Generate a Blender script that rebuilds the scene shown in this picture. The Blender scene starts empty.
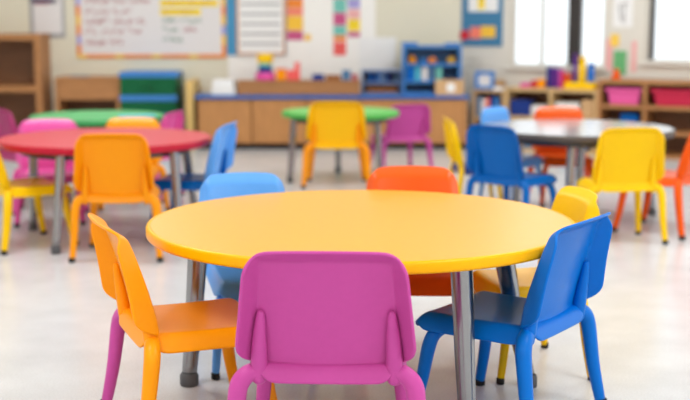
import bpy, math, random
from mathutils import Vector
random.seed(7)
D = bpy.data
C = bpy.context.scene.collection
R = math.radians

# ------------------------------------------------------------------ materials
def s2l(c):
    c /= 255.0
    return c / 12.92 if c <= 0.04045 else ((c + 0.055) / 1.055) ** 2.4
def col(r, g, b): return (s2l(r), s2l(g), s2l(b), 1.0)

def newmat(name):
    m = D.materials.new(name); m.use_nodes = True
    return m, m.node_tree.nodes, m.node_tree.links, m.node_tree.nodes['Principled BSDF']

def plastic(name, rgb, rough=0.33, var=0.04, bump=0.02, scale=60, metallic=0.0, spec=0.2):
    m, n, l, p = newmat(name)
    c = col(*rgb)
    tc = n.new('ShaderNodeTexCoord')
    nz = n.new('ShaderNodeTexNoise'); nz.inputs['Scale'].default_value = scale
    l.new(tc.outputs['Object'], nz.inputs['Vector'])
    mx = n.new('ShaderNodeMix'); mx.data_type = 'RGBA'
    mx.inputs['A'].default_value = tuple(v * (1 - var) for v in c[:3]) + (1,)
    mx.inputs['B'].default_value = tuple(min(1, v * (1 + var)) for v in c[:3]) + (1,)
    l.new(nz.outputs['Fac'], mx.inputs['Factor'])
    l.new(mx.outputs['Result'], p.inputs['Base Color'])
    p.inputs['Roughness'].default_value = rough
    p.inputs['Metallic'].default_value = metallic
    p.inputs['Specular IOR Level'].default_value = spec; p.inputs['IOR'].default_value = 1.45
    if bump:
        b = n.new('ShaderNodeBump'); b.inputs['Strength'].default_value = bump
        b.inputs['Distance'].default_value = 0.002
        n2 = n.new('ShaderNodeTexNoise'); n2.inputs['Scale'].default_value = 900
        l.new(tc.outputs['Object'], n2.inputs['Vector'])
        l.new(n2.outputs['Fac'], b.inputs['Height']); l.new(b.outputs['Normal'], p.inputs['Normal'])
    return m

def wood(name, rgb, rough=0.5, scale=(2, 14, 14)):
    m, n, l, p = newmat(name)
    c = col(*rgb)
    tc = n.new('ShaderNodeTexCoord'); mp = n.new('ShaderNodeMapping')
    mp.inputs['Scale'].default_value = scale
    l.new(tc.outputs['Object'], mp.inputs['Vector'])
    nz = n.new('ShaderNodeTexNoise'); nz.inputs['Scale'].default_value = 3; nz.inputs['Detail'].default_value = 6
    nz.inputs['Distortion'].default_value = 0.8
    l.new(mp.outputs['Vector'], nz.inputs['Vector'])
    r = n.new('ShaderNodeValToRGB')
    r.color_ramp.elements[0].position = 0.3; r.color_ramp.elements[1].position = 0.7
    r.color_ramp.elements[0].color = tuple(v * 0.86 for v in c[:3]) + (1,)
    r.color_ramp.elements[1].color = tuple(min(1, v * 1.1) for v in c[:3]) + (1,)
    l.new(nz.outputs['Fac'], r.inputs['Fac']); l.new(r.outputs['Color'], p.inputs['Base Color'])
    p.inputs['Roughness'].default_value = rough
    return m

M = {}
def P(name, rgb, **k): M[name] = plastic(name, rgb, **k); return M[name]
P('magenta', (200, 78, 158)); P('magenta_dull', (176, 52, 112)); P('pink', (226, 84, 160))
P('orange', (255, 156, 10)); P('orange_red', (240, 92, 22)); P('yellow', (250, 200, 14)); P('mustard', (255, 192, 14))
P('blue', (0, 108, 200)); P('blue_light', (96, 162, 236)); P('navy', (34, 58, 130)); P('blue_deep', (2, 96, 176))
P('table_yellow', (240, 174, 62), rough=0.32, bump=0.03, spec=.4); P('edge_yellow', (250, 180, 6), rough=0.3)
P('table_red', (204, 62, 76), rough=0.34); P('edge_red', (186, 28, 52), rough=0.3)
P('table_green', (84, 178, 108), rough=0.4); P('edge_green', (70, 165, 95), rough=0.4)
P('table_lime', (110, 196, 98), rough=0.4); P('edge_lime', (84, 176, 80), rough=0.4)
P('table_grey', (168, 166, 166), rough=0.16, spec=.5); P('edge_grey', (92, 84, 80), rough=0.3)
P('metal', (150, 150, 152), rough=0.24, metallic=0.95, bump=0); P('metal_dark', (84, 84, 86), rough=0.4, metallic=0.5, bump=0)
P('rubber', (38, 36, 36), rough=0.6); P('glide', (92, 92, 94), rough=0.5)
P('counter_blue', (62, 108, 178), rough=0.4); P('frame_blue', (70, 132, 200), rough=0.45)
P('board_blue', (78, 148, 190), rough=0.7); P('wall_board_blue', (72, 128, 166), rough=0.7)
P('white', (236, 232, 226), rough=0.5); P('paper', (240, 238, 236), rough=0.7); P('paper_cream', (236, 232, 214), rough=0.7)
P('paper_grey', (228, 222, 220), rough=0.7)
P('drawer_green', (20, 96, 58), rough=0.4); P('ink_maroon', (176, 84, 92), rough=0.8); P('ink_green', (96, 140, 112), rough=0.8)
P('ink_grey', (168, 166, 166), rough=0.8); P('hi_yellow', (248, 216, 60), rough=0.8); P('ink_dark', (60, 48, 84), rough=0.8)
P('ink_gold', (222, 170, 60), rough=0.8)
P('border_orange', (240, 140, 60), rough=0.7); P('border_yellow', (246, 196, 70), rough=0.7); P('border_lilac', (170, 160, 214), rough=0.7)
P('red', (206, 48, 60)); P('red_bin', (196, 44, 74)); P('pink_bin', (232, 96, 160)); P('salmon', (244, 130, 110)); P('coral', (240, 100, 96))
P('purple', (98, 50, 140)); P('teal', (120, 194, 180)); P('green', (78, 170, 96)); P('green_paper', (108, 180, 120), rough=0.7)
P('yellow_paper', (248, 206, 90), rough=0.7); P('pink_paper', (238, 178, 176), rough=0.7); P('aqua_paper', (88, 180, 204), rough=0.6)
P('dark', (52, 44, 44), rough=0.5); P('window_dark', (62, 58, 56), rough=0.4); P('cardboard', (206, 166, 122), rough=0.8)
P('slate', (84, 120, 156)); P('blue_grey', (112, 130, 166)); P('brown', (150, 96, 56)); P('chart_frame', (214, 160, 120), rough=0.6); P('magenta_paper', (204, 92, 138), rough=0.7)
P('wall_white', (246, 242, 236), rough=0.8); P('trim_white', (226, 220, 210), rough=0.6)
M['wood'] = wood('wood', (176, 120, 70)); M['wood_counter'] = wood('wood_counter', (188, 130, 74), scale=(14, 14, 2))
M['wood_dark'] = wood('wood_dark', (126, 82, 46)); M['wood_pale'] = wood('wood_pale', (214, 176, 122)); M['wood_tan'] = wood('wood_tan', (196, 156, 112))
M['plywood'] = wood('plywood', (222, 184, 110), scale=(14, 14, 2))

def wallmat(name, rgb):
    return plastic(name, rgb, rough=0.85, var=0.02, bump=0.05, scale=3, spec=0.2)
M['wall'] = wallmat('wall_paint', (226, 219, 198)); M['wall_side'] = wallmat('wall_side_paint', (222, 216, 205)); M['ceiling'] = wallmat('ceiling_paint', (240, 238, 232))

def floormat():
    m, n, l, p = newmat('vinyl_floor')
    tc = n.new('ShaderNodeTexCoord')
    nz = n.new('ShaderNodeTexNoise'); nz.inputs['Scale'].default_value = 5; nz.inputs['Detail'].default_value = 5
    vo = n.new('ShaderNodeTexNoise'); vo.inputs['Scale'].default_value = 170; vo.inputs['Detail'].default_value = 2
    l.new(tc.outputs['Object'], nz.inputs['Vector']); l.new(tc.outputs['Object'], vo.inputs['Vector'])
    r1 = n.new('ShaderNodeValToRGB'); r1.color_ramp.elements[0].position = .35; r1.color_ramp.elements[1].position = .65
    r1.color_ramp.elements[0].color = col(212, 213, 214); r1.color_ramp.elements[1].color = col(222, 223, 224)
    r2 = n.new('ShaderNodeValToRGB'); r2.color_ramp.elements[0].position = .3; r2.color_ramp.elements[1].position = .7
    r2.color_ramp.elements[0].color = (.86, .85, .84, 1); r2.color_ramp.elements[1].color = (1, 1, 1, 1)
    mx = n.new('ShaderNodeMix'); mx.data_type = 'RGBA'; mx.blend_type = 'MULTIPLY'; mx.inputs['Factor'].default_value = 1
    l.new(nz.outputs['Fac'], r1.inputs['Fac']); l.new(vo.outputs['Fac'], r2.inputs['Fac'])
    l.new(r1.outputs['Color'], mx.inputs['A']); l.new(r2.outputs['Color'], mx.inputs['B'])
    l.new(mx.outputs['Result'], p.inputs['Base Color'])
    p.inputs['Roughness'].default_value = 0.24
    return m
M['floor'] = floormat()

def glassmat():
    m, n, l, p = newmat('window_glass')
    n.remove(p)
    out = n['Material Output']
    t = n.new('ShaderNodeBsdfTransparent'); t.inputs['Color'].default_value = (.95, .97, .98, 1)
    g = n.new('ShaderNodeBsdfGlossy'); g.inputs['Roughness'].default_value = .02
    f = n.new('ShaderNodeFresnel'); f.inputs['IOR'].default_value = 1.45
    mx = n.new('ShaderNodeMixShader')
    l.new(f.outputs['Fac'], mx.inputs['Fac']); l.new(t.outputs['BSDF'], mx.inputs[1]); l.new(g.outputs['BSDF'], mx.inputs[2])
    l.new(mx.outputs['Shader'], out.inputs['Surface'])
    return m
M['glass'] = glassmat()

# ------------------------------------------------------------------ mesh builder
class MB:
    def __init__(s): s.v = []; s.f = []
    def box(s, x0, x1, y0, y1, z0, z1):
        b = len(s.v)
        s.v += [(x, y, z) for z in (z0, z1) for y in (y0, y1) for x in (x0, x1)]
        for q in ((0, 2, 3, 1), (4, 5, 7, 6), (0, 1, 5, 4), (2, 6, 7, 3), (0, 4, 6, 2), (1, 3, 7, 5)):
            s.f.append([b + i for i in q])
        return s
    def tube(s, pts, rad, n=14, sub=4):
        pts = [Vector(p) for p in pts]
        # Catmull-Rom resampling
        P2, R2 = [], []
        for i in range(len(pts) - 1):
            p0 = pts[max(i - 1, 0)]; p1 = pts[i]; p2 = pts[i + 1]; p3 = pts[min(i + 2, len(pts) - 1)]
            for k in range(sub):
                t = k / sub
                P2.append(0.5 * ((2 * p1) + (p2 - p0) * t + (2 * p0 - 5 * p1 + 4 * p2 - p3) * t * t + (3 * p1 - p0 - 3 * p2 + p3) * t ** 3))
                R2.append(rad[i] + (rad[i + 1] - rad[i]) * t)
        P2.append(pts[-1]); R2.append(rad[-1])
        b = len(s.v); m = len(P2)
        up = Vector((0, 1, 0.001))
        for i, p in enumerate(P2):
            d = (P2[min(i + 1, m - 1)] - P2[max(i - 1, 0)]).normalized()
            a = d.cross(up)
            if a.length < 1e-4: a = d.cross(Vector((1, 0, 0)))
            a.normalize(); c = d.cross(a).normalized()
            for k in range(n):
                t = 2 * math.pi * k / n
                s.v.append(tuple(p + (a * math.cos(t) + c * math.sin(t)) * R2[i]))
        for i in range(m - 1):
            for k in range(n):
                s.f.append([b + i * n + k, b + i * n + (k + 1) % n, b + (i + 1) * n + (k + 1) % n, b + (i + 1) * n + k])
        s.f.append([b + k for k in range(n)][::-1]); s.f.append([b + (m - 1) * n + k for k in range(n)])
        return s
    def lathe(s, prof, n=32, cx=0, cy=0):
        b = len(s.v)
        for r, z in prof:
            for k in range(n):
                t = 2 * math.pi * k / n
                s.v.append((cx + r * math.cos(t), cy + r * math.sin(t), z))
        for i in range(len(prof) - 1):
            for k in range(n):
                s.f.append([b + i * n + k, b + i * n + (k + 1) % n, b + (i + 1) * n + (k + 1) % n, b + (i + 1) * n + k])
        if prof[0][0] > 1e-6: s.f.append([b + k for k in range(n)][::-1])
        if prof[-1][0] > 1e-6: s.f.append([b + (len(prof) - 1) * n + k for k in range(n)])
        return s
    def ribbon(s, pts, w, y0, y1):
        # flat stroke in the xz plane between depths y0..y1
        for (xa, za), (xb, zb) in zip(pts[:-1], pts[1:]):
            dx, dz = xb - xa, zb - za; L = math.hypot(dx, dz) or 1
            ox, oz = -dz / L * w / 2, dx / L * w / 2
            b = len(s.v)
            for y in (y0, y1):
                s.v += [(xa + ox, y, za + oz), (xb + ox, y, zb + oz), (xb - ox, y, zb - oz), (xa - ox, y, za - oz)]
            s.f += [[b, b + 1, b + 2, b + 3], [b + 7, b + 6, b + 5, b + 4]]
            for k in range(4): s.f.append([b + k, b + 4 + k, b + 4 + (k + 1) % 4, b + (k + 1) % 4])
        return s
    def build(s, name, mat, parent=None, loc=(0, 0, 0), rz=0, bevel=0.0, smooth=False, subsurf=0, solid=0.0, kind=None):
        me = D.meshes.new(name)
        me.from_pydata([tuple(v) for v in s.v], [], s.f); me.update()
        me.materials.append(M[mat] if isinstance(mat, str) else mat)
        if smooth or bevel:
            for p in me.polygons: p.use_smooth = True
        o = D.objects.new(name, me); C.objects.link(o)
        o.location = loc; o.rotation_euler = (0, 0, rz)
        if parent: o.parent = parent
        if kind: o['kind'] = kind
        if bevel:
            b = o.modifiers.new('Bevel', 'BEVEL'); b.width = bevel; b.segments = 2; b.limit_method = 'ANGLE'
            w = o.modifiers.new('WN', 'WEIGHTED_NORMAL')
        if solid:
            m = o.modifiers.new('Solid', 'SOLIDIFY'); m.thickness = solid; m.offset = -1
        if subsurf:
            m = o.modifiers.new('Sub', 'SUBSURF'); m.levels = subsurf; m.render_levels = subsurf
        return o

def B(*a): return MB().box(*a)
def tag(o, label, cat, group=None, kind=None):
    o['label'] = label; o['category'] = cat
    if group: o['group'] = group
    if kind: o['kind'] = kind
    return o
def empty(name, loc, rz, label, cat, group=None):
    o = D.objects.new(name, None); C.objects.link(o); o.empty_display_size = .1
    o.location = loc; o.rotation_euler = (0, 0, rz)
    return tag(o, label, cat, group)

# ------------------------------------------------------------------ chair
def rring(x0, x1, y0, y1, r, nc=6, ne=7):
    w, h = x1 - x0, y1 - y0
    r = max(min(r, w / 2 - 1e-4, h / 2 - 1e-4), 1e-4)
    cs = [(x1 - r, y1 - r, 0), (x0 + r, y1 - r, 90), (x0 + r, y0 + r, 180), (x1 - r, y0 + r, 270)]
    pts = []
    for i, (cx, cy, a0) in enumerate(cs):
        for k in range(nc + 1):
            a = R(a0 + 90 * k / nc); pts.append((cx + r * math.cos(a), cy + r * math.sin(a)))
        nx, ny, na = cs[(i + 1) % 4]
        p = pts[-1]; a = R(na); q = (nx + r * math.cos(a), ny + r * math.sin(a))
        for k in range(1, ne):
            t = k / ne; pts.append((p[0] + (q[0] - p[0]) * t, p[1] + (q[1] - p[1]) * t))
    return pts

def shell(x0, x1, y0, y1, r, fn, ds):
    m = MB(); rings = []
    for d in ds: rings.append(rring(x0 + d, x1 - d, y0 + d, y1 - d, r - d * .6))
    last = rings[-1]; cx, cy = (x0 + x1) / 2, (y0 + y1) / 2
    for sc in (.82, .6, .38, .17): rings.append([(cx + (a - cx) * sc, cy + (b - cy) * sc) for a, b in last])
    n = len(last)
    for rg in rings:
        for a, b in rg: m.v.append(fn(a, b))
    m.v.append(fn(cx, cy)); c = len(m.v) - 1
    for i in range(len(rings) - 1):
        for k in range(n): m.f.append([i * n + k, i * n + (k + 1) % n, (i + 1) * n + (k + 1) % n, (i + 1) * n + k])
    i = len(rings) - 1
    for k in range(n): m.f.append([i * n + k, i * n + (k + 1) % n, c])
    return m

BW, BH, BZ = .375, .272, .298          # backrest width, height, height of its lower edge
def g(d, w, e=1.6): return max(0.0, 1 - d / w) ** e
def back_fn(a, b):
    t = b / BH
    x = a * (1.07 - .16 * t)
    side = (.078 - .036 * t) * g(BW / 2 - abs(a), .034, 1.05)
    top = .034 * g(BH - b, .026, 1.2)
    bot = .006 * g(b, .02)
    fl = (side ** 3 + top ** 3 + bot ** 3) ** (1 / 3)
    fwd = .022 * (a / (BW / 2)) ** 2
    y = -.150 - b * .20 - .03 * t * t + fwd - fl
    arch = -.010 * (1 - (a / (BW / 2)) ** 2) * (1 - t)
    return (x, y, BZ + b + arch + .007 * (1 - (a / (BW / 2)) ** 2) * t)
SW, SY0, SY1, SZ = .345, -.180, .19, .300
def seat_fn(a, b):
    x = a * (1.0 + .05 * (b - SY0) / (SY1 - SY0))
    u = abs(a) / (SW / 2)
    side = .046 * g(SW / 2 - abs(a), .034, 2)
    front = .052 * g(SY1 - b, .055, 2)
    rear = .040 * g(b - SY0, .022, 1.6)
    dish = -.014 * (1 - u ** 2) * (1 - ((b - .0) / .19) ** 2)
    z = SZ - math.sqrt(side ** 2 + front ** 2 + rear ** 2) + dish
    return (x, b, z)

def leg_mb(sx, rear):
    if rear:
        pts = [(.130, -.152, .278), (.152, -.155, .281), (.172, -.160, .277), (.190, -.165, .258), (.198, -.170, .225), (.204, -.184, .12), (.214, -.204, .014)]
        rad = [.017, .020, .021, .0215, .021, .0185, .0150]
    else:
        pts = [(.105, .085, .262), (.130, .105, .258), (.152, .122, .242), (.164, .133, .206), (.174, .148, .11), (.186, .168, .014)]
        rad = [.016, .018, .019, .0195, .0170, .0145]
    return MB().tube([(sx * p[0], p[1], p[2]) for p in pts], rad, n=16, sub=5)
def bracket_mb(sx):
    pts = [(.142, -.180, .428), (.143, -.180, .420), (.145, -.175, .39), (.148, -.167, .345), (.150, -.158, .29), (.150, -.156, .262), (.150, -.155, .252)]
    return MB().tube([(sx * p[0], p[1], p[2]) for p in pts], [.004, .009, .013, .017, .020, .017, .007], n=16)
def foot_mb(sx, rear):
    x, y = (.2155, -.2065) if rear else (.1865, .169)
    return MB().lathe([(.0135, 0), (.0162, .002), (.0165, .018), (.0140, .021)], n=14, cx=sx * x, cy=y)

chair_count = 0
DS = [0, .003, .008, .015, .022, .028, .033, .040, .055]
def make_proto():
    back = shell(-BW / 2, BW / 2, 0, BH, .056, back_fn, DS)
    seat = shell(-SW / 2, SW / 2, SY0, SY1, .055, seat_fn, DS)
    return back, seat
_back, _seat = make_proto()
MESH = {}
def part_mesh(key, mb, mat):
    k = (key, mat)
    if k not in MESH:
        me = D.meshes.new(key); me.from_pydata([tuple(v) for v in mb.v], [], mb.f); me.update()
        for p in me.polygons: p.use_smooth = True
        me.materials.append(M[mat]); MESH[k] = me
    return MESH[k]
def chair(bx, by, face, mat, label, group, sc=(1, 1, 1), seat_mat=None, leg_mats=None, leg_mat=None):
    """bx,by: middle of the backrest's top edge; face: heading the sitter looks to, degrees from +X."""
    a = R(face); off = .240 * sc[1]
    root = empty('school_chair', (bx + math.cos(a) * off, by + math.sin(a) * off, 0), a - math.pi / 2, label, 'chair', group)
    root.scale = sc
    def add(name, me, parent):
        o = D.objects.new(name, me); C.objects.link(o); o.parent = parent; return o
    o = add('backrest', part_mesh('backrest', _back, mat), root)
    m = o.modifiers.new('Solid', 'SOLIDIFY'); m.thickness = .008; m.offset = 0
    m = o.modifiers.new('Sub', 'SUBSURF'); m.levels = m.render_levels = 1
    o = add('seat', part_mesh('seat', _seat, seat_mat or mat), root)
    if seat_mat: o['label'] = M[seat_mat].name.replace('_', ' ') + ' seat'
    m = o.modifiers.new('Solid', 'SOLIDIFY'); m.thickness = .008; m.offset = 0
    m = o.modifiers.new('Sub', 'SUBSURF'); m.levels = m.render_levels = 1
    for sx in (-1, 1): add('bracket', part_mesh('bracket%d' % sx, bracket_mb(sx), leg_mat or mat), root)
    for rear in (True, False):
        for sx in (-1, 1):
            lm = (leg_mats or {}).get((rear, sx), leg_mat or mat)
            l = add('leg', part_mesh('leg%d%d' % (rear, sx), leg_mb(sx, rear), lm), root)
            if lm != mat: l['label'] = lm.replace('_', ' ') + ' leg'
            f = add('foot_cap', part_mesh('foot%d%d' % (rear, sx), foot_mb(sx, rear), 'rubber'), l)
    return root

# ------------------------------------------------------------------ tables
def table(name, cx, cy, rad, h, mats, legs, label, th=.033, lr=.027, apron=True):
    top_m, edge_m = mats
    root = empty(name, (cx, cy, 0), 0, label, 'table')
    MB().lathe([(0, h - th + .004), (rad - .013, h - th + .004), (rad - .013, h - .0005), (rad - .0135, h), (0, h)], n=96).build('tabletop', top_m, root, smooth=False)
    e = MB().lathe([(rad - .013, h - th), (rad - .006, h - th), (rad - .001, h - th + .004), (rad, h - th + .009), (rad, h - .008), (rad - .002, h - .003), (rad - .007, h - .0002), (rad - .013, h)], n=96)
    e.f = e.f[:-2]
    n = 96; k0 = 7 * n
    for k in range(n): e.f.append([k0 + k, k0 + (k + 1) % n, (k + 1) % n, k])
    e.build('edge_band', edge_m, root, smooth=True)
    if apron:
        ra = rad * .80; z0 = h - th - .034; z1 = h - th + .003
        a = MB().lathe([(ra - .012, z0), (ra, z0), (ra, z1), (ra - .012, z1)], n=64); a.f = a.f[:-2]
        for k in range(64): a.f.append([3 * 64 + k, 3 * 64 + (k + 1) % 64, (k + 1) % 64, k])
        a.build('apron', 'metal_dark', root)
    for (x0, y0, x1, y1) in legs:
        z1 = h - th + .002
        l = MB().tube([(x0, y0, z1), (x0 + (x1 - x0) * .25, y0 + (y1 - y0) * .12, z1 * .8), (x0 + (x1 - x0) * .6, y0 + (y1 - y0) * .55, z1 * .42), (x1, y1, .03)],
                      [lr * 1.1, lr * 1.08, lr * .98, lr * .82], n=20).build('leg', 'metal', root, smooth=True)
        MB().lathe([(lr * .95, 0), (lr * 1.05, .003), (lr * 1.05, .03), (lr * .9, .038), (lr * .80, .040)], n=20, cx=x1, cy=y1).build('foot_cap', 'glide', l, smooth=True)
        MB().lathe([(lr * 1.3, z1 - .012), (lr * 1.5, z1 - .003), (lr * 1.5, z1 - .0005)], n=20, cx=x0, cy=y0).build('mounting_collar', 'metal_dark', l, smooth=True)
    return root

# ================================================================== SETTING
BY = 10.45
B(-6, 6, -2.0, 12.0, -.08, 0).build('floor', 'floor', kind='structure')
B(-6, 6, -2.0, 12.0, 2.7, 2.78).build('ceiling', 'ceiling', kind='structure')
wall_back = B(-6, 1.02, BY, BY + .12, 0, 2.7).build('wall_back', 'wall', kind='structure')
B(-6, -1.27, BY - .012, BY, 0, .07).build('baseboard_back', 'trim_white', wall_back, kind='structure', bevel=.003)
# oblique window wall: runs from the corner towards the right and the viewer
A = R(27); P0 = (1.0, BY)
def W(s, d=0, z=0):
    return (P0[0] + math.cos(A) * s - math.sin(A) * d, P0[1] - math.sin(A) * s - math.cos(A) * d, z)
WR = -A
wins = [(.46, 1.275, .685, 1.95), (1.61, 2.62, .74, 1.95)]
w = MB(); E_ = 4.6
w.box(0, wins[0][0], 0, .14, 0, 2.7); w.box(wins[0][0], wins[0][1], 0, .14, 0, wins[0][2]); w.box(wins[0][0], wins[0][1], 0, .14, wins[0][3], 2.7)
w.box(wins[0][1], wins[1][0], 0, .14, 0, 2.7); w.box(wins[1][0], wins[1][1], 0, .14, 0, wins[1][2]); w.box(wins[1][0], wins[1][1], 0, .14, wins[1][3], 2.7)
w.box(wins[1][1], E_, 0, .14, 0, 2.7)
w.build('wall_right', 'wall_side', loc=W(0), rz=WR, kind='structure')
def window(n, s0, s1, z0, z1, mull, dark_left=False):
    f = MB(); t = .022
    f.box(s0, s1, .03, .085, z0, z0 + t); f.box(s0, s1, .03, .085, z1 - t, z1)
    f.box(s0, s0 + t, .03, .085, z0 + t, z1 - t); f.box(s1 - t, s1, .03, .085, z0 + t, z1 - t)
    root = f.build('window_%d' % n, 'trim_white' if not dark_left else 'window_dark', loc=W(0), rz=WR, kind='structure', bevel=.002)
    edges = [s0 + t]
    for (a, b, mt) in mull:
        B(a, b, .022, .09, z0 + t, z1 - t).build('mullion', mt, root, bevel=.002); edges += [a, b]
    edges.append(s1 - t)
    for a, b in zip(edges[::2], edges[1::2]): B(a, b, .054, .060, z0 + t, z1 - t).build('pane', 'glass', root)
    B(s0 - .04, s1 + .04, -.035, .03, z0 - .025, z0).build('window_sill', 'trim_white', root, bevel=.004)
window(1, *wins[0], [(.716, .732, 'trim_white'), (.955, 1.062, 'window_dark')])
window(2, *wins[1], [(1.632, 1.664, 'window_dark'), (2.12, 2.16, 'window_dark')], dark_left=False)
B(.02, E_, -.012, 0, 0, .07).build('baseboard_right', 'trim_white', loc=W(0), rz=WR, kind='structure', bevel=.003)

B(-4.6, -4.5, -2, BY, 0, 2.7).build('wall_left', 'wall_white', kind='structure')
B(-4.5, 6, -2.0, -1.9, 0, 2.7).build('wall_rear', 'wall_white', kind='structure')
# ================================================================== TABLES AND CHAIRS
table('round_table', .047, 3.42, .62, .51, ('table_yellow', 'edge_yellow'),
      [(-.475, .045, -.515, .035), (.252, -.41, .275, -.43), (.395, -.01, .50, .02), (-.02, .47, -.03, .50)],
      'large yellow round table in the foreground on grey metal legs', apron=False)
G1 = 'chairs around the yellow table'
chair(-.045, 2.56, 88, 'magenta', 'magenta plastic chair in front, its back turned to the viewer, at the yellow table', G1, (1.04, 1.0, 1.02))
chair(-.625, 3.03, 22, 'orange', 'orange plastic chair with one magenta leg at the left of the yellow table', G1, (1.06, 1.0, 1.0), leg_mats={(True, -1): 'magenta'})
chair(.63, 3.065, 145, 'blue', 'bright blue plastic chair at the right front of the yellow table', G1, (1.03, 1.0, 1.0))
chair(.735, 3.69, 193, 'yellow', 'yellow plastic chair behind the bright blue chair at the yellow table', G1, (.86, .76, .97))
chair(.235, 4.12, 268, 'orange_red', 'orange chair behind the yellow table, its backrest rising over the far edge', G1, (.89, 1.3, 1.0))
chair(-.355, 4.07, 282, 'blue_light', 'light blue chair behind the left part of the yellow table', G1, (.83, 1.3, .97))

table('round_table', -1.205, 5.98, .53, .50, ('table_red', 'edge_red'),
      [(-.13, -.42, -.15, -.50), (-.39, .10, -.42, .13), (.375, -.26, .41, -.31), (.36, .22, .42, .26)],
      'red round table at the left with five chairs around it', th=.036, lr=.022)
G2 = 'chairs around the red table'
chair(-1.035, 5.25, 92, 'orange', 'orange chair with its back to the viewer in front of the red table', G2, (.92, 1, 1.02))
chair(-1.75, 5.60, 38, 'yellow', 'yellow chair cut by the left picture edge beside the red table', G2)
chair(-1.67, 6.68, 283, 'pink', 'pink chair behind the left side of the red table', G2, (.92, 1.1, .92))
chair(-1.21, 6.78, 272, 'orange', 'orange chair behind the red table, facing the viewer', G2, (.88, 1, .92))
chair(-.58, 5.93, 171, 'blue_light', 'blue chair seen from its side at the right end of the red table', G2, (.95, .9, 1), seat_mat='blue_deep', leg_mat='blue_deep')

table('round_table', -.03, 8.12, .40, .47, ('table_lime', 'edge_lime'),
      [(-.31, -.14, -.34, -.18), (.24, -.14, .27, -.16), (-.2, .24, -.23, .27), (-.02, .32, -.02, .36)],
      'green round table in front of the middle of the long counter', th=.036, lr=.022)
G3 = 'chairs at the green table by the counter'
chair(-.055, 7.62, 90, 'mustard', 'golden yellow chair with orange legs in front of the green table by the counter', G3, (1.0, 1, .98), leg_mat='orange')
chair(.46, 8.40, 112, 'magenta', 'magenta chair at the right of the green table by the counter', G3, (.9, .85, .86))

table('round_table', -1.533, 7.36, .41, .50, ('table_green', 'edge_green'),
      [(-.02, -.33, -.02, -.36), (-.28, .12, -.31, .14), (.27, .16, .30, .18), (.0, .32, 0, .35)],
      'green round table at the far left behind the red table', th=.036, lr=.022)
G4 = 'chairs at the far left green table'
chair(-1.03, 7.20, 165, 'pink', 'pink chair seen edge on at the right of the far left green table', G4, (.8, .9, .93))
chair(-2.04, 6.97, 40, 'magenta_dull', 'dull magenta chair at the left picture edge beside the far green table', G4, (1, .85, 1))
tag(B(-.11, .11, -.09, .09, 0, .003).build('paper_sheet', 'aqua_paper', loc=(-1.27, 7.27, .5004), rz=.2), 'light blue sheet lying on the far left green table', 'paper')

table('round_table', 1.272, 6.54, .53, .50, ('table_grey', 'edge_grey'),
      [(-.09, -.38, -.12, -.46), (.07, .17, .06, .20), (.42, .06, .45, .05), (-.30, .02, -.32, .02)],
      'shiny grey round table at the right below the windows', th=.034, lr=.022)
G5 = 'chairs around the grey table'
chair(.57, 6.60, 4, 'yellow', 'yellow chair with a navy seat seen edge on left of the grey table', G5, (.82, .72, .95), seat_mat='navy')
chair(.735, 5.98, 46, 'blue_deep', 'dark blue chair at the left front of the grey table', G5, (.9, .92, .97))
chair(.875, 6.97, 318, 'blue_light', 'light blue chair behind the dark blue chair at the grey table', G5, (.80, .62, 1))
chair(1.295, 7.22, 272, 'orange_red', 'orange chair behind the grey table, facing the viewer', G5, (.85, .85, .97))
chair(1.37, 5.66, 98, 'yellow', 'yellow chair with its back to the viewer in front of the grey table', G5, (.93, .75, 1.0))
chair(1.835, 5.98, 143, 'orange_red', 'orange chair cut by the right picture edge beside the grey table', G5)

# ================================================================== BACK WALL FURNITURE
def bx(root, name, mat, *a, bevel=.003): return B(*a).build(name, mat, root, bevel=bevel)
# counter: three cabinets and one worktop
xs = [-1.235, -.78, -.325, .13, .585, 1.025]
txt = ['wood base cabinet at the left end of the long counter', 'wood base cabinet second from the left under the blue worktop', 'wood base cabinet in the middle behind the golden chair',
       'wood base cabinet behind the magenta chair by the counter', 'wood base cabinet at the right end of the long counter']
for i in range(5):
    x0, x1 = xs[i] + .001, xs[i + 1] - .001
    r = empty('base_cabinet', (0, 0, 0), 0, txt[i], 'cabinet', 'cabinets under the blue worktop')
    bx(r, 'carcass', 'wood_counter', x0, x1, 9.985, BY - .16 if i == 4 else BY - .002, .05, .428)
    bx(r, 'toe_kick', 'dark', x0, x1, 10.02, BY - .17 if i == 4 else BY - .003, 0, .05)
    d = bx(r, 'door', 'wood_counter', x0 + .004, x1 - .004, 9.962, 9.984, .056, .422)
tag(B(-1.255, 1.038, 9.94, BY - .155, .4285, .457).build('worktop', 'counter_blue', bevel=.004), 'long blue worktop running over the wood cabinets at the back wall', 'worktop')
# wood end panel left of the counter
tag(B(-1.335, -1.27, 9.98, BY - .015, 0, .575).build('end_panel', 'plywood', bevel=.004), 'pale upright wood board at the left end of the counter', 'board')
T = .4572
# long low wood box on the counter
r = empty('storage_chest', (0, 0, 0), 0, 'long low wood chest lying on the blue worktop', 'chest')
bx(r, 'body', 'wood', -.905, .125, 10.03, 10.22, T, T + .10); bx(r, 'lid', 'wood', -.912, .132, 10.02, 10.228, T + .10, T + .118)
TC = T + .1185
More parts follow.
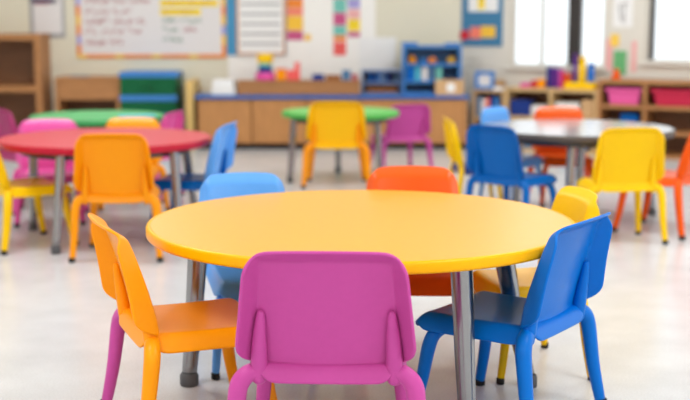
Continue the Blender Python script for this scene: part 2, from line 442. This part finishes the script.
# stack toy
r = empty('stacking_toy', (-.675, 10.12, TC), 0, 'stacking toy of pink, blue, green and yellow tiers on the wood chest', 'toy'); r.scale = (1.15, 1.15, 1.22)
MB().lathe([(.07, 0), (.075, .01), (.07, .05), (.06, .055)], 24).build('pink_tier', 'pink', r, smooth=True)['label'] = 'pink bottom tier'
MB().lathe([(.05, .055), (.054, .06), (.05, .09), (.04, .094)], 24).build('blue_tier', 'navy', r, smooth=True)['label'] = 'blue tier'
MB().lathe([(.045, .094), (.05, .1), (.046, .118), (.04, .12)], 24).build('green_tier', 'teal', r, smooth=True)['label'] = 'green tier'
MB().lathe([(.05, .12), (.058, .128), (.06, .165), (.05, .178), (0, .182)], 24).build('yellow_tier', 'yellow', r, smooth=True)['label'] = 'yellow top tier'
def block(name, mat, x, y, z, w, d, h, label, cat, rz=0, group=None, lid=None):
    o = tag(B(-w / 2, w / 2, -d / 2, d / 2, 0, h).build(name, mat, loc=(x, y, z + .0004), rz=rz, bevel=min(.006, h * .2)), label, cat, group)
    if lid: B(-w / 2 - .003, w / 2 + .003, -d / 2 - .003, d / 2 + .003, h, h + .012).build('lid', lid, o, bevel=.002)
    return o
block('toy_box', 'orange', -.54, 10.12, TC, .085, .07, .085, 'small orange box right of the stacking toy', 'box', lid='orange_red')
r = empty('toy_castle', (-.437, 10.12, TC), 0, 'coral red toy block with a raised tower on the wood chest', 'toy')
bx(r, 'base', 'coral', -.055, .055, -.04, .04, .0004, .085); bx(r, 'tower', 'coral', .012, .055, -.03, .03, .085, .15)
# row of flat books on the chest
for i, (x, wd, h, mt, tx) in enumerate([(-.225, .10, .052, 'navy', 'navy book lying leftmost on the wood chest'), (-.10, .13, .045, 'brown', 'brown book lying between the navy and the slate blue book on the wood chest'),
                                   (.01, .075, .085, 'slate', 'slate blue upright book on the wood chest'), (.08, .05, .05, 'ink_maroon', 'dull red book at the right end of the wood chest')]):
    r = empty('book', (x, 10.12, TC + .0004), 0, tx, 'book', 'books on the wood chest')
    bx(r, 'cover', mt, -wd / 2, wd / 2, -.055, .055, 0, .005, bevel=.001); bx(r, 'pages', 'paper', -wd / 2 + .004, wd / 2 - .004, -.05, .05, .005, h - .005, bevel=.001)
    bx(r, 'cover', mt, -wd / 2, wd / 2, -.055, .055, h - .005, h, bevel=.001); bx(r, 'spine', mt, -wd / 2, wd / 2, -.058, -.055, 0, h, bevel=.001)
# white bin left
r = empty('paper_tray', (-1.02, 10.12, T + .0004), 0, 'white tray stacked with paper at the left end of the worktop', 'tray')
bx(r, 'tray', 'white', -.10, .10, -.12, .12, 0, .07); bx(r, 'paper_stack', 'paper', -.09, .08, -.11, .11, .07, .125)
# small cubby with dark books
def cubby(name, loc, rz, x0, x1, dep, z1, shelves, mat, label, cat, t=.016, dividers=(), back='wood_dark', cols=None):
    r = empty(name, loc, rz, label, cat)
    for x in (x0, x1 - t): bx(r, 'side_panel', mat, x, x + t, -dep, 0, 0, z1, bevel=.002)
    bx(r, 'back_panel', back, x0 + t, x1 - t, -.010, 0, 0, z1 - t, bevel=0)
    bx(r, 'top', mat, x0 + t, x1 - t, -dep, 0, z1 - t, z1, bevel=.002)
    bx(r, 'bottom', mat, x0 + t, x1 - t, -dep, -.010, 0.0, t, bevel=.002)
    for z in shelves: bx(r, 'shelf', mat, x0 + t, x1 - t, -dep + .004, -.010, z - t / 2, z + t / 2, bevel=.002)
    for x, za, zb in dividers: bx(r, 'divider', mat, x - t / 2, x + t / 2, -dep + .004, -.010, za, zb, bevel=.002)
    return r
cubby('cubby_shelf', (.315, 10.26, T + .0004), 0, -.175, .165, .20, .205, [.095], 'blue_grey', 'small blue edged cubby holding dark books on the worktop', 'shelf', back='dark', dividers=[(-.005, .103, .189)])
z = T + .104
for i, (x, mt, h) in enumerate([(.185, 'dark', .06), (.215, 'blue_deep', .075), (.25, 'navy', .07), (.282, 'frame_blue', .075), (.335, 'slate', .068), (.37, 'navy', .072), (.405, 'dark', .06), (.435, 'slate', .066)]):
    where = ['leftmost', 'second from the left', 'third from the left', 'fourth from the left', 'fifth from the left', 'sixth from the left', 'seventh from the left', 'rightmost'][i]
    tag(B(-.012, .012, -.07, .05, 0, h).build('book', mt, loc=(x, 10.18, z), bevel=.002), '%s of the eight dark books in the small cubby on the worktop' % where, 'book', 'books in the small cubby')
tag(B(-.13, .13, -.07, .06, 0, .05).build('storage_box', 'brown', loc=(.31, 10.18, T + .0172), bevel=.004), 'brown box in the lower bay of the small cubby', 'box')
# blue toy shelf
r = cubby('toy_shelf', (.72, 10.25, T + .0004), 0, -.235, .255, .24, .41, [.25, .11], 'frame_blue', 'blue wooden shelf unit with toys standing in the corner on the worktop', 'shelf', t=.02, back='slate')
bx(r, 'top_rail', 'frame_blue', -.235, -.10, -.03, 0, .41, .435); bx(r, 'top_rail', 'frame_blue', .13, .255, -.03, 0, .41, .43)
for x, mt, w_, h, tx in [(.565, 'orange', .07, .065, 'orange toy on the upper board of the blue shelf, left'), (.66, 'frame_blue', .05, .045, 'blue toy block on the upper board of the blue shelf'),
                         (.735, 'border_orange', .075, .055, 'tan orange toy on the upper board of the blue shelf, middle'), (.90, 'ink_gold', .08, .06, 'ochre toy on the upper board of the blue shelf, right')]:
    o = tag(MB().lathe([(w_ * .42, 0), (w_ * .5, .006), (w_ * .46, h * .6), (w_ * .3, h * .9), (0, h)], 20).build('toy_figure', mt, loc=(x, 10.11, T + .2612), smooth=True), tx, 'toy', 'toys on the blue shelf')
for x, mt, tx in [(.55, 'blue', 'bright blue folder leftmost on the middle board of the blue shelf'), (.61, 'aqua_paper', 'pale aqua folder beside the bright blue folder'), (.67, 'paper_grey', 'grey folder in the middle of the blue shelf'),
              (.73, 'slate', 'slate folder right of the grey folder on the blue shelf'), (.79, 'teal', 'teal folder near the right on the blue shelf')]:
    tag(B(-.022, .022, -.09, .05, 0, .112).build('folder', mt, loc=(x, 10.13, T + .1208), bevel=.002), tx, 'folder', 'folders on the blue shelf')
# tan box at the counter's right end, in front of the blue shelf
r = empty('cardboard_box', (.87, 9.995, T + .0004), 0, 'tan cardboard box with a white label at the right end of the worktop', 'box')
B(-.115, .12, -.045, .012, 0, .13).build('box_body', 'cardboard', r, bevel=.003)
B(-.02, .045, -.0465, -.045, .03, .10).build('sticker', 'paper', r)['label'] = 'white sticker'
# back wall left: bookcase, low cubby, drawers, tub
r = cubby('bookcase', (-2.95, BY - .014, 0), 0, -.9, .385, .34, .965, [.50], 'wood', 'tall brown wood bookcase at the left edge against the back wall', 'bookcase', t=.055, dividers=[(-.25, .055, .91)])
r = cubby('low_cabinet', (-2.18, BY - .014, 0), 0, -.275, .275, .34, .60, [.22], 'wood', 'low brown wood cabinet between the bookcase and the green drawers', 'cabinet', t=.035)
bx(r, 'front_board', 'wood', -.238, .238, -.335, -.315, .41, .562); bx(r, 'paper_strip', 'slate', -.17, -.02, -.25, -.1, .6, .606, bevel=.001)
r = empty('drawer_unit', (-1.655, BY - .014, 0), 0, 'dark green drawer unit with blue trim below the poster', 'drawers')
bx(r, 'carcass', 'drawer_green', -.245, .235, -.36, 0, 0, .60); bx(r, 'top', 'frame_blue', -.25, .24, -.37, 0, .60, .645); bx(r, 'blue_band', 'frame_blue', -.246, .236, -.384, -.36, .402, .452)['label'] = 'blue band between drawers'
for z0, z1 in ((.03, .20), (.215, .395), (.455, .597)):
    d = bx(r, 'drawer', 'drawer_green', -.235, .215, -.378, -.36, z0, z1); MB().tube([(-.06, -.392, (z0 + z1) / 2), (.05, -.392, (z0 + z1) / 2)], [.008, .008], 10).build('handle', 'drawer_green', d, smooth=True)
r = empty('storage_tub', (-1.485, 9.90, 0), 0, 'slate blue storage tub on the floor in front of the pale board', 'tub')
MB().lathe([(0, .0), (.10, .0), (.105, .01), (.125, .28), (.13, .285), (.13, .30), (.118, .30), (.10, .02), (0, .02)], 28).build('tub_body', 'slate', r, smooth=True)

# ================================================================== THINGS ON THE BACK WALL
def squig(root, mat, x0, x1, z, h, y=-.004, wd=.007, label=None):
    # one handwritten word after another, each a part
    x = x0
    while x < x1 - .03:
        L = min(random.uniform(.10, .22), x1 - x); pts = []; e = x + L
        while x < e:
            pts.append((x, z + random.choice((-.5, -.35, .1, .3, .5)) * h)); x += h * random.uniform(.18, .34)
        if len(pts) > 1:
            o = MB().ribbon(pts, wd, y, y + .002).build('written_word', mat, root)
            if label: o['label'] = label
        x += h * .55
WY = BY - .0004
r = empty('poster', (0, WY, 0), 0, 'large white poster with an orange border and handwritten lines on the back wall', 'poster')
PX0, PX1, PZ0, PZ1 = -2.33, -1.035, .752, 1.62
bx(r, 'sheet', 'paper_grey', PX0, PX1, -.010, 0, PZ0, PZ1, bevel=0)
k = 0
def border(x0, x1, z0, z1, mt): B(x0, x1, -.016, -.010, z0, z1).build('border_strip', mt, r)
n = 16
for i in range(n):
    xa = PX0 + (PX1 - PX0) * i / n; border(xa, xa + (PX1 - PX0) / n, PZ0, PZ0 + .032, 'border_orange' if i % 4 else 'border_yellow')
n = 10
for i in range(n):
    za = PZ0 + .032 + (PZ1 - PZ0 - .032) * i / n; zb = za + (PZ1 - PZ0 - .032) / n
    border(PX0, PX0 + .035, za, zb, ('border_orange', 'border_lilac', 'border_orange', 'border_yellow')[i % 4]); border(PX1 - .035, PX1, za, zb, ('border_orange', 'border_yellow', 'border_lilac', 'border_yellow')[i % 4])
for z, xe in [(1.335, -1.62), (1.245, -1.64), (1.155, -1.82), (1.068, -1.72), (.985, -1.74), (.885, -1.93)]: squig(r, 'ink_maroon', -2.26, xe, z, .042, y=-.013, label='faded red handwritten word')
for z, xe in [(1.22, -1.10), (1.145, -1.25)]: B(-1.60, xe, -.0125, -.010, z - .024, z + .03).build('highlight_band', 'hi_yellow', r)['label'] = 'bright yellow highlighted band'
for z, xe in [(1.23, -1.14), (1.15, -1.32)]: squig(r, 'ink_gold', -1.58, xe, z, .03, y=-.0145, label='gold handwritten word')
for z, xe in [(1.075, -1.24), (.998, -1.42), (.915, -1.36)]: squig(r, 'ink_green', -1.585, xe, z, .04, y=-.013, label='grey green handwritten word')
squig(r, 'ink_maroon', -1.40, -1.28, .998, .036, y=-.013, label='faded red handwritten word')
# notice at the left
r = empty('notice', (0, WY, 0), 0, 'pale notice with a dark header hung left of the large poster', 'notice')
bx(r, 'backing', 'ink_grey', -2.735, -2.43, -.006, 0, .925, 1.40, bevel=0); bx(r, 'sheet', 'paper_grey', -2.70, -2.455, -.009, -.006, .965, 1.36, bevel=0)
bx(r, 'header', 'ink_dark', -2.715, -2.50, -.012, -.009, 1.225, 1.262, bevel=0); bx(r, 'header_line', 'ink_maroon', -2.69, -2.56, -.0135, -.012, 1.215, 1.226, bevel=0)
# white display area and blue board
tag(B(-1.02, .265, -.006, 0, .56, 1.75).build('display_board', 'wall_white', loc=(0, WY, 0)), 'wide plain white display board behind the chart and paper strips', 'board')
tag(B(-1.03, -.512, -.008, 0, .775, 1.70).build('bulletin_board', 'board_blue', loc=(0, WY - .007, 0)), 'blue board behind the ruled chart right of the poster', 'board')
r = empty('chart', (0, WY - .0155, 0), 0, 'white ruled chart in a thin wood frame on the blue board', 'chart')
bx(r, 'sheet', 'paper', -.925, -.53, -.010, 0, .795, 1.55, bevel=0)
for a in ((-.94, -.922, .78, 1.565), (-.535, -.518, .78, 1.565), (-.922, -.535, .78, .796), (-.922, -.535, 1.55, 1.565)): bx(r, 'frame_strip', 'chart_frame', a[0], a[1], -.016, 0, a[2], a[3], bevel=0)
for i in range(8): B(-.905, -.56, -.0115, -.010, .865 + i * .085, .885 + i * .085).build('ruled_line', 'ink_grey', r)
def strip(x0, x1, zs, mts, label):
    r = empty('paper_strip', (0, WY - .0065, 0), 0, label, 'paper strip', 'coloured paper strips on the display board')
    for (z0, z1), mt in zip(zs, mts): bx(r, 'card', mt, x0, x1, -.004, 0, z0, z1, bevel=0)
strip(-.505, -.365, [(.905, .985), (.99, 1.115), (1.12, 1.175), (1.18, 1.26), (1.265, 1.34)], ['magenta_paper', 'border_yellow', 'salmon', 'border_orange', 'magenta_paper'], 'strip of orange and pink cards right of the ruled chart')
strip(-.10, .01, [(.775, .89), (.90, .945), (.95, 1.03), (1.035, 1.14), (1.145, 1.26), (1.265, 1.34)], ['coral', 'border_orange', 'teal', 'magenta_paper', 'teal', 'magenta_paper'], 'longer strip of coral, teal and pink cards')
strip(.025, .13, [(.935, .975), (.985, 1.085), (1.09, 1.17), (1.18, 1.26), (1.265, 1.34)], ['magenta_paper', 'hi_yellow', 'pink_paper', 'border_lilac', 'teal'], 'shorter strip of yellow and pink cards')
tag(MB().lathe([(.03, 0), (.03, .004), (0, .004)], 20).build('sticker', 'border_yellow', loc=(-.325, WY - .0065, .93)), 'small round yellow sticker beside the orange card strip', 'sticker').rotation_euler = (R(90), 0, 0)
tag(B(-.16, .16, -.004, 0, 0, .275).build('paper_sheet', 'paper', loc=(.285, WY - .007, .655)), 'blank white sheet on the wall above the small cubby', 'paper')

# ================================================================== WINDOW WALL THINGS
def WE(name, s, d, z, label, cat, group=None): return empty(name, W(s, d, z), WR, label, cat, group)
r = WE('bulletin_board', 0, .0005, 0, 'blue board with papers on the wall left of the windows', 'board')
bx(r, 'panel', 'wall_board_blue', .02, .39, -.012, 0, .855, 1.7, bevel=.002)
bx(r, 'card', 'salmon', .10, .20, -.016, -.012, .92, 1.02, bevel=0); bx(r, 'card', 'border_yellow', .20, .33, -.016, -.012, .93, 1.03, bevel=0)
bx(r, 'card', 'paper', .08, .35, -.016, -.012, 1.15, 1.36, bevel=0); bx(r, 'card', 'hi_yellow', .17, .23, -.018, -.016, 1.17, 1.3, bevel=0)
MB().lathe([(.045, 0), (.045, .006), (0, .006)], 22).build('red_dot', 'red', r, loc=(.05, -.012, .95)).rotation_euler = (R(90), 0, 0)
r = WE('picture_frame', .10, .05, T + .0004, 'blue framed picture standing in the corner right of the blue shelf', 'picture frame')
# stands on the tan shelf unit
def shelf_unit(name, s0, s1, dep, z1, label, cat, **k): return cubby(name, W(0, .036), WR, s0, s1, dep, z1, k.pop('shelves'), k.pop('mat', 'wood'), label, cat, **k)
shelf_unit('low_shelf', .255, .53, .30, .50, 'narrow tan shelf unit between the counter and the window shelves', 'shelf', shelves=[.26], mat='wood_tan', t=.02)
r.location = W(.335, .26, .5004)
for a in ((-.085, -.055, 0, .155), (.055, .085, 0, .155)): bx(r, 'frame_strip', 'frame_blue', a[0], a[1], -.02, 0, a[2], a[3])
bx(r, 'frame_strip', 'frame_blue', -.055, .055, -.02, 0, .125, .155); bx(r, 'frame_strip', 'frame_blue', -.055, .055, -.02, 0, 0, .03); bx(r, 'picture', 'paper_grey', -.055, .055, -.008, -.002, .03, .125, bevel=0)
def wblock(name, mat, s, d, z, w_, dp, h, label, cat, group=None):
    o = tag(B(-w_ / 2, w_ / 2, -dp / 2, dp / 2, 0, h).build(name, mat, loc=W(s, d, z + .0005), rz=WR, bevel=min(.005, h * .2)), label, cat, group); return o
wblock('storage_box', 'cardboard', .37, .12, .50, .16, .12, .075, 'tan box on top of the narrow tan shelf', 'box')
wblock('paper_stack', 'paper', .475, .295, .50, .08, .10, .025, 'stack of white paper on the front of the narrow tan shelf', 'paper')
for i, (s, mt, h, tx) in enumerate([(.295, 'slate', .17, 'slate'), (.335, 'paper_grey', .15, 'pale grey'), (.375, 'salmon', .16, 'salmon'), (.415, 'navy', .18, 'navy'), (.455, 'frame_blue', .165, 'blue')]):
    wblock('book', mt, s, .22, .27, .034, .17, h, tx + ' book on the upper board of the narrow tan shelf', 'book', 'books in the narrow tan shelf')
wblock('storage_box', 'brown', .39, .22, .02, .2, .18, .16, 'brown box on the bottom of the narrow tan shelf', 'box')
# shelf A below window 1
SA = .525
shelf_unit('low_shelf', .54, 1.32, .31, SA, 'low wood shelf unit below the first window, its top pale', 'shelf', shelves=[.28], mat='wood_pale', t=.025, dividers=[(.93, .025, .50)])
wblock('storage_bin', 'navy', .66, .2, .293, .17, .2, .13, 'navy bin in the left upper bay of the pale topped shelf', 'bin')
wblock('book_stack', 'paper_grey', .82, .2, .293, .13, .2, .09, 'pale stack of papers beside the navy bin', 'papers')
wblock('storage_bin', 'white', 1.06, .2, .293, .2, .2, .12, 'white bin in the right upper bay of the pale topped shelf', 'bin')
wblock('storage_bin', 'cardboard', 1.23, .2, .293, .10, .2, .15, 'tan bin at the right end of the upper bay', 'bin')
wblock('storage_bin', 'slate', .74, .2, .025, .22, .2, .14, 'slate bin in the left lower bay of the pale topped shelf', 'bin')
wblock('storage_bin', 'blue_deep', 1.12, .2, .025, .22, .2, .14, 'deep blue bin in the right lower bay of the pale topped shelf', 'bin')
wblock('toy_block', 'pink', .675, .2, SA, .08, .08, .035, 'flat pink block on the pale topped shelf', 'toy'); wblock('toy_block', 'red', .755, .2, SA, .05, .07, .06, 'small red block beside the orange box on the pale shelf', 'toy')
wblock('toy_box', 'orange', .815, .2, SA, .065, .07, .07, 'small orange box on the pale topped shelf', 'box')
for s, mt, h, tx in [(.872, 'navy', .175, 'navy upright book leftmost in the row below the first window'), (.905, 'purple', .17, 'purple upright book next to the navy one below the window'), (.94, 'purple', .165, 'second purple upright book in the row below the window'),
                     (.972, 'magenta', .15, 'thin magenta book right of the purple ones'), (1.0, 'red', .13, 'red book right of the magenta book'), (1.03, 'orange_red', .12, 'orange red book at the right of the book row')]:
    r = WE('book', s, .17, SA + .0005, tx, 'book', 'upright books below the first window')
    bx(r, 'cover', mt, -.013, .013, -.06, .06, 0, h, bevel=.003); bx(r, 'pages', 'paper', -.010, .010, -.057, .0605, h - .001, h + .0015, bevel=0)
r = WE('pencil_tray', 1.165, .28, SA + .0005, 'yellow tray at the right end of the pale topped shelf', 'tray')
bx(r, 'tray_floor', 'yellow', -.125, .125, -.045, .045, 0, .01)
for a in ((-.125, .125, -.045, -.037), (-.125, .125, .037, .045)): bx(r, 'tray_wall', 'yellow', *a, .01, .055)
for a in ((-.125, -.117, -.037, .037), (.117, .125, -.037, .037)): bx(r, 'tray_wall', 'yellow', *a, .01, .055)
for s, mt, h, w_, tx in [(1.078, 'purple', .28, .035, 'tall purple tube standing in the row behind the yellow tray'), (1.135, 'yellow', .26, .055, 'tall yellow tube standing behind the yellow tray'), (1.21, 'blue', .205, .05, 'blue tube standing behind the yellow tray')]:
    r = WE('tube_holder', s, .15, SA + .0005, tx, 'tube', 'tubes behind the yellow tray')
    MB().lathe([(w_ * .5, 0), (w_ * .52, .004), (w_ * .5, h - .03)], 20).build('tube', mt, r, smooth=True); MB().lathe([(w_ * .54, h - .03), (w_ * .54, h - .003), (w_ * .5, h)], 20).build('cap', mt, r, smooth=True)
# shelf B
SB = .61
shelf_unit('low_shelf', 1.325, 2.9, .33, SB, 'brown wood shelf unit with pink and red bins below the right window', 'shelf', shelves=[.40, .20], mat='wood', t=.03, dividers=[(1.70, .03, .58), (2.25, .03, .58)])
def tubbin(mat, s, z, w_, dp, h, label, d=.245):
    r = WE('storage_bin', s, d, z + .0005, label, 'bin', 'bins in the right window shelf')
    m = MB(); a, b = w_ / 2, dp / 2; q = .86
    pr = [(q, 0, 1), (1, h, 1), (1, h, .9), (q, .012, .9)]
    for sc, zz, inn in pr:
        k = sc * inn
        m.v += [(-a * k, -b * k, zz), (a * k, -b * k, zz), (a * k, b * k, zz), (-a * k, b * k, zz)]
    for i in range(3):
        for k in range(4): m.f.append([i * 4 + k, i * 4 + (k + 1) % 4, i * 4 + 4 + (k + 1) % 4, i * 4 + 4 + k])
    m.f += [[3, 2, 1, 0], [12, 13, 14, 15]]
    m.build('bin_body', mat, r, bevel=.006)
    m = MB()
    for (x0, x1, y0, y1) in ((-a - .012, a + .012, -b - .012, -b + .004), (-a - .012, a + .012, b - .004, b + .012), (-a - .012, -a + .004, -b + .004, b - .004), (a - .004, a + .012, -b + .004, b - .004)):
        m.box(x0, x1, y0, y1, h - .02, h + .004)
    m.build('rim', mat, r, bevel=.003)
tubbin('pink_bin', 1.53, .415, .26, .20, .125, 'bright pink bin in the upper left bay of the brown window shelf')
tubbin('red_bin', 1.97, .415, .42, .22, .125, 'wide red bin in the upper bay below the right window')
tubbin('red_bin', 2.5, .415, .40, .22, .125, 'red bin at the far right end of the brown window shelf')
tubbin('pink_bin', 1.57, .215, .18, .18, .05, 'low pink bin in the second bay beneath the bright pink one')
wblock('storage_box', 'blue_deep', 1.57, .245, .265, .14, .12, .075, 'blue box lying on the low pink bin', 'box')
o = WE('toy_figure', 1.44, .24, SB + .0005, 'small orange red toy on the brown window shelf', 'toy')
MB().lathe([(.035, 0), (.04, .01), (.03, .04), (.022, .05)], 20).build('body', 'orange_red', o, smooth=True); MB().lathe([(.012, .048), (.026, .062), (.022, .078), (0, .086)], 20).build('head', 'orange_red', o, smooth=True)
# papers on the wall between the windows
def wpaper(mt, s0, s1, z0, z1, label, d=.0005):
    tag(B(s0, s1, -.004, 0, z0, z1).build('paper_sheet', mt, loc=W(0, d), rz=WR), label, 'paper', 'papers on the wall between the windows')
wpaper('pink_paper', 1.29, 1.345, .66, .93, 'pale pink paper right of the first window'); wpaper('yellow_paper', 1.325, 1.395, .865, .965, 'yellow paper above the pale pink paper', d=.0055)
wpaper('green_paper', 1.355, 1.46, .64, .83, 'green paper on the wall above the small orange toy', d=.0055); wpaper('pink_paper', 1.50, 1.54, .66, .91, 'narrow pale pink paper left of the right window')
r = WE('wall_drawing', 0, .0005, 0, 'white drawing with grey strokes high between the windows', 'drawing')
bx(r, 'sheet', 'paper', 1.34, 1.50, -.004, 0, 1.02, 1.30, bevel=0)
m = MB(); m.ribbon([(1.385, 1.2), (1.41, 1.07)], .014, -.006, -.004); m.ribbon([(1.43, 1.22), (1.43, 1.05)], .012, -.006, -.004); m.ribbon([(1.385, 1.2), (1.46, 1.21)], .01, -.006, -.004); m.build('strokes', 'ink_grey', r)

# ================================================================== CAMERA
cam = D.cameras.new('camera'); co = D.objects.new('camera', cam); C.objects.link(co)
co.location = (0, 0, 1.088); co.rotation_euler = (R(90) - math.atan(181 / 1190), 0, 0)
cam.sensor_width = 36; cam.lens = 36 * 1190 / 690
cam.dof.use_dof = True; cam.dof.focus_distance = 2.98; cam.dof.aperture_fstop = 2.3
bpy.context.scene.camera = co

# ================================================================== LIGHT
wd = D.worlds.new('World'); bpy.context.scene.world = wd; wd.use_nodes = True
n, l = wd.node_tree.nodes, wd.node_tree.links
bg = n['Background']
tc = n.new('ShaderNodeTexCoord'); sp = n.new('ShaderNodeSeparateXYZ'); rp = n.new('ShaderNodeValToRGB'); mp = n.new('ShaderNodeMapRange')
mp.inputs['From Min'].default_value = -1; mp.inputs['From Max'].default_value = 1
rp.color_ramp.elements[0].position = .35; rp.color_ramp.elements[0].color = (.80, .80, .78, 1)
rp.color_ramp.elements[1].position = .6; rp.color_ramp.elements[1].color = (.93, .97, 1.0, 1)
l.new(tc.outputs['Generated'], sp.inputs['Vector']); l.new(sp.outputs['Z'], mp.inputs['Value']); l.new(mp.outputs['Result'], rp.inputs['Fac']); l.new(rp.outputs['Color'], bg.inputs['Color'])
bg.inputs['Strength'].default_value = 1.7
for i, (x, y) in enumerate([(-1.8, 2.2), (1.8, 2.2), (-1.8, 5.2), (1.8, 5.2), (-1.8, 8.2), (1.6, 8.0), (-1.6, -.6), (1.6, -.6)]):  # unseen ceiling lights; last pair added behind camera to brighten chair backs
    L = D.lights.new('ceiling_and_fill_lamp', 'AREA'); L.shape = 'RECTANGLE'; L.size = 1.2; L.size_y = .6; L.energy = 40; L.color = (.95, .98, 1)
    o = D.objects.new('ceiling_and_fill_lamp', L); C.objects.link(o); o.location = (x, y, 2.68)
vs = bpy.context.scene.view_settings
vs.view_transform = 'Standard'; vs.look = 'None'; vs.gamma = 1; vs.use_curve_mapping = False; vs.exposure = 0.0
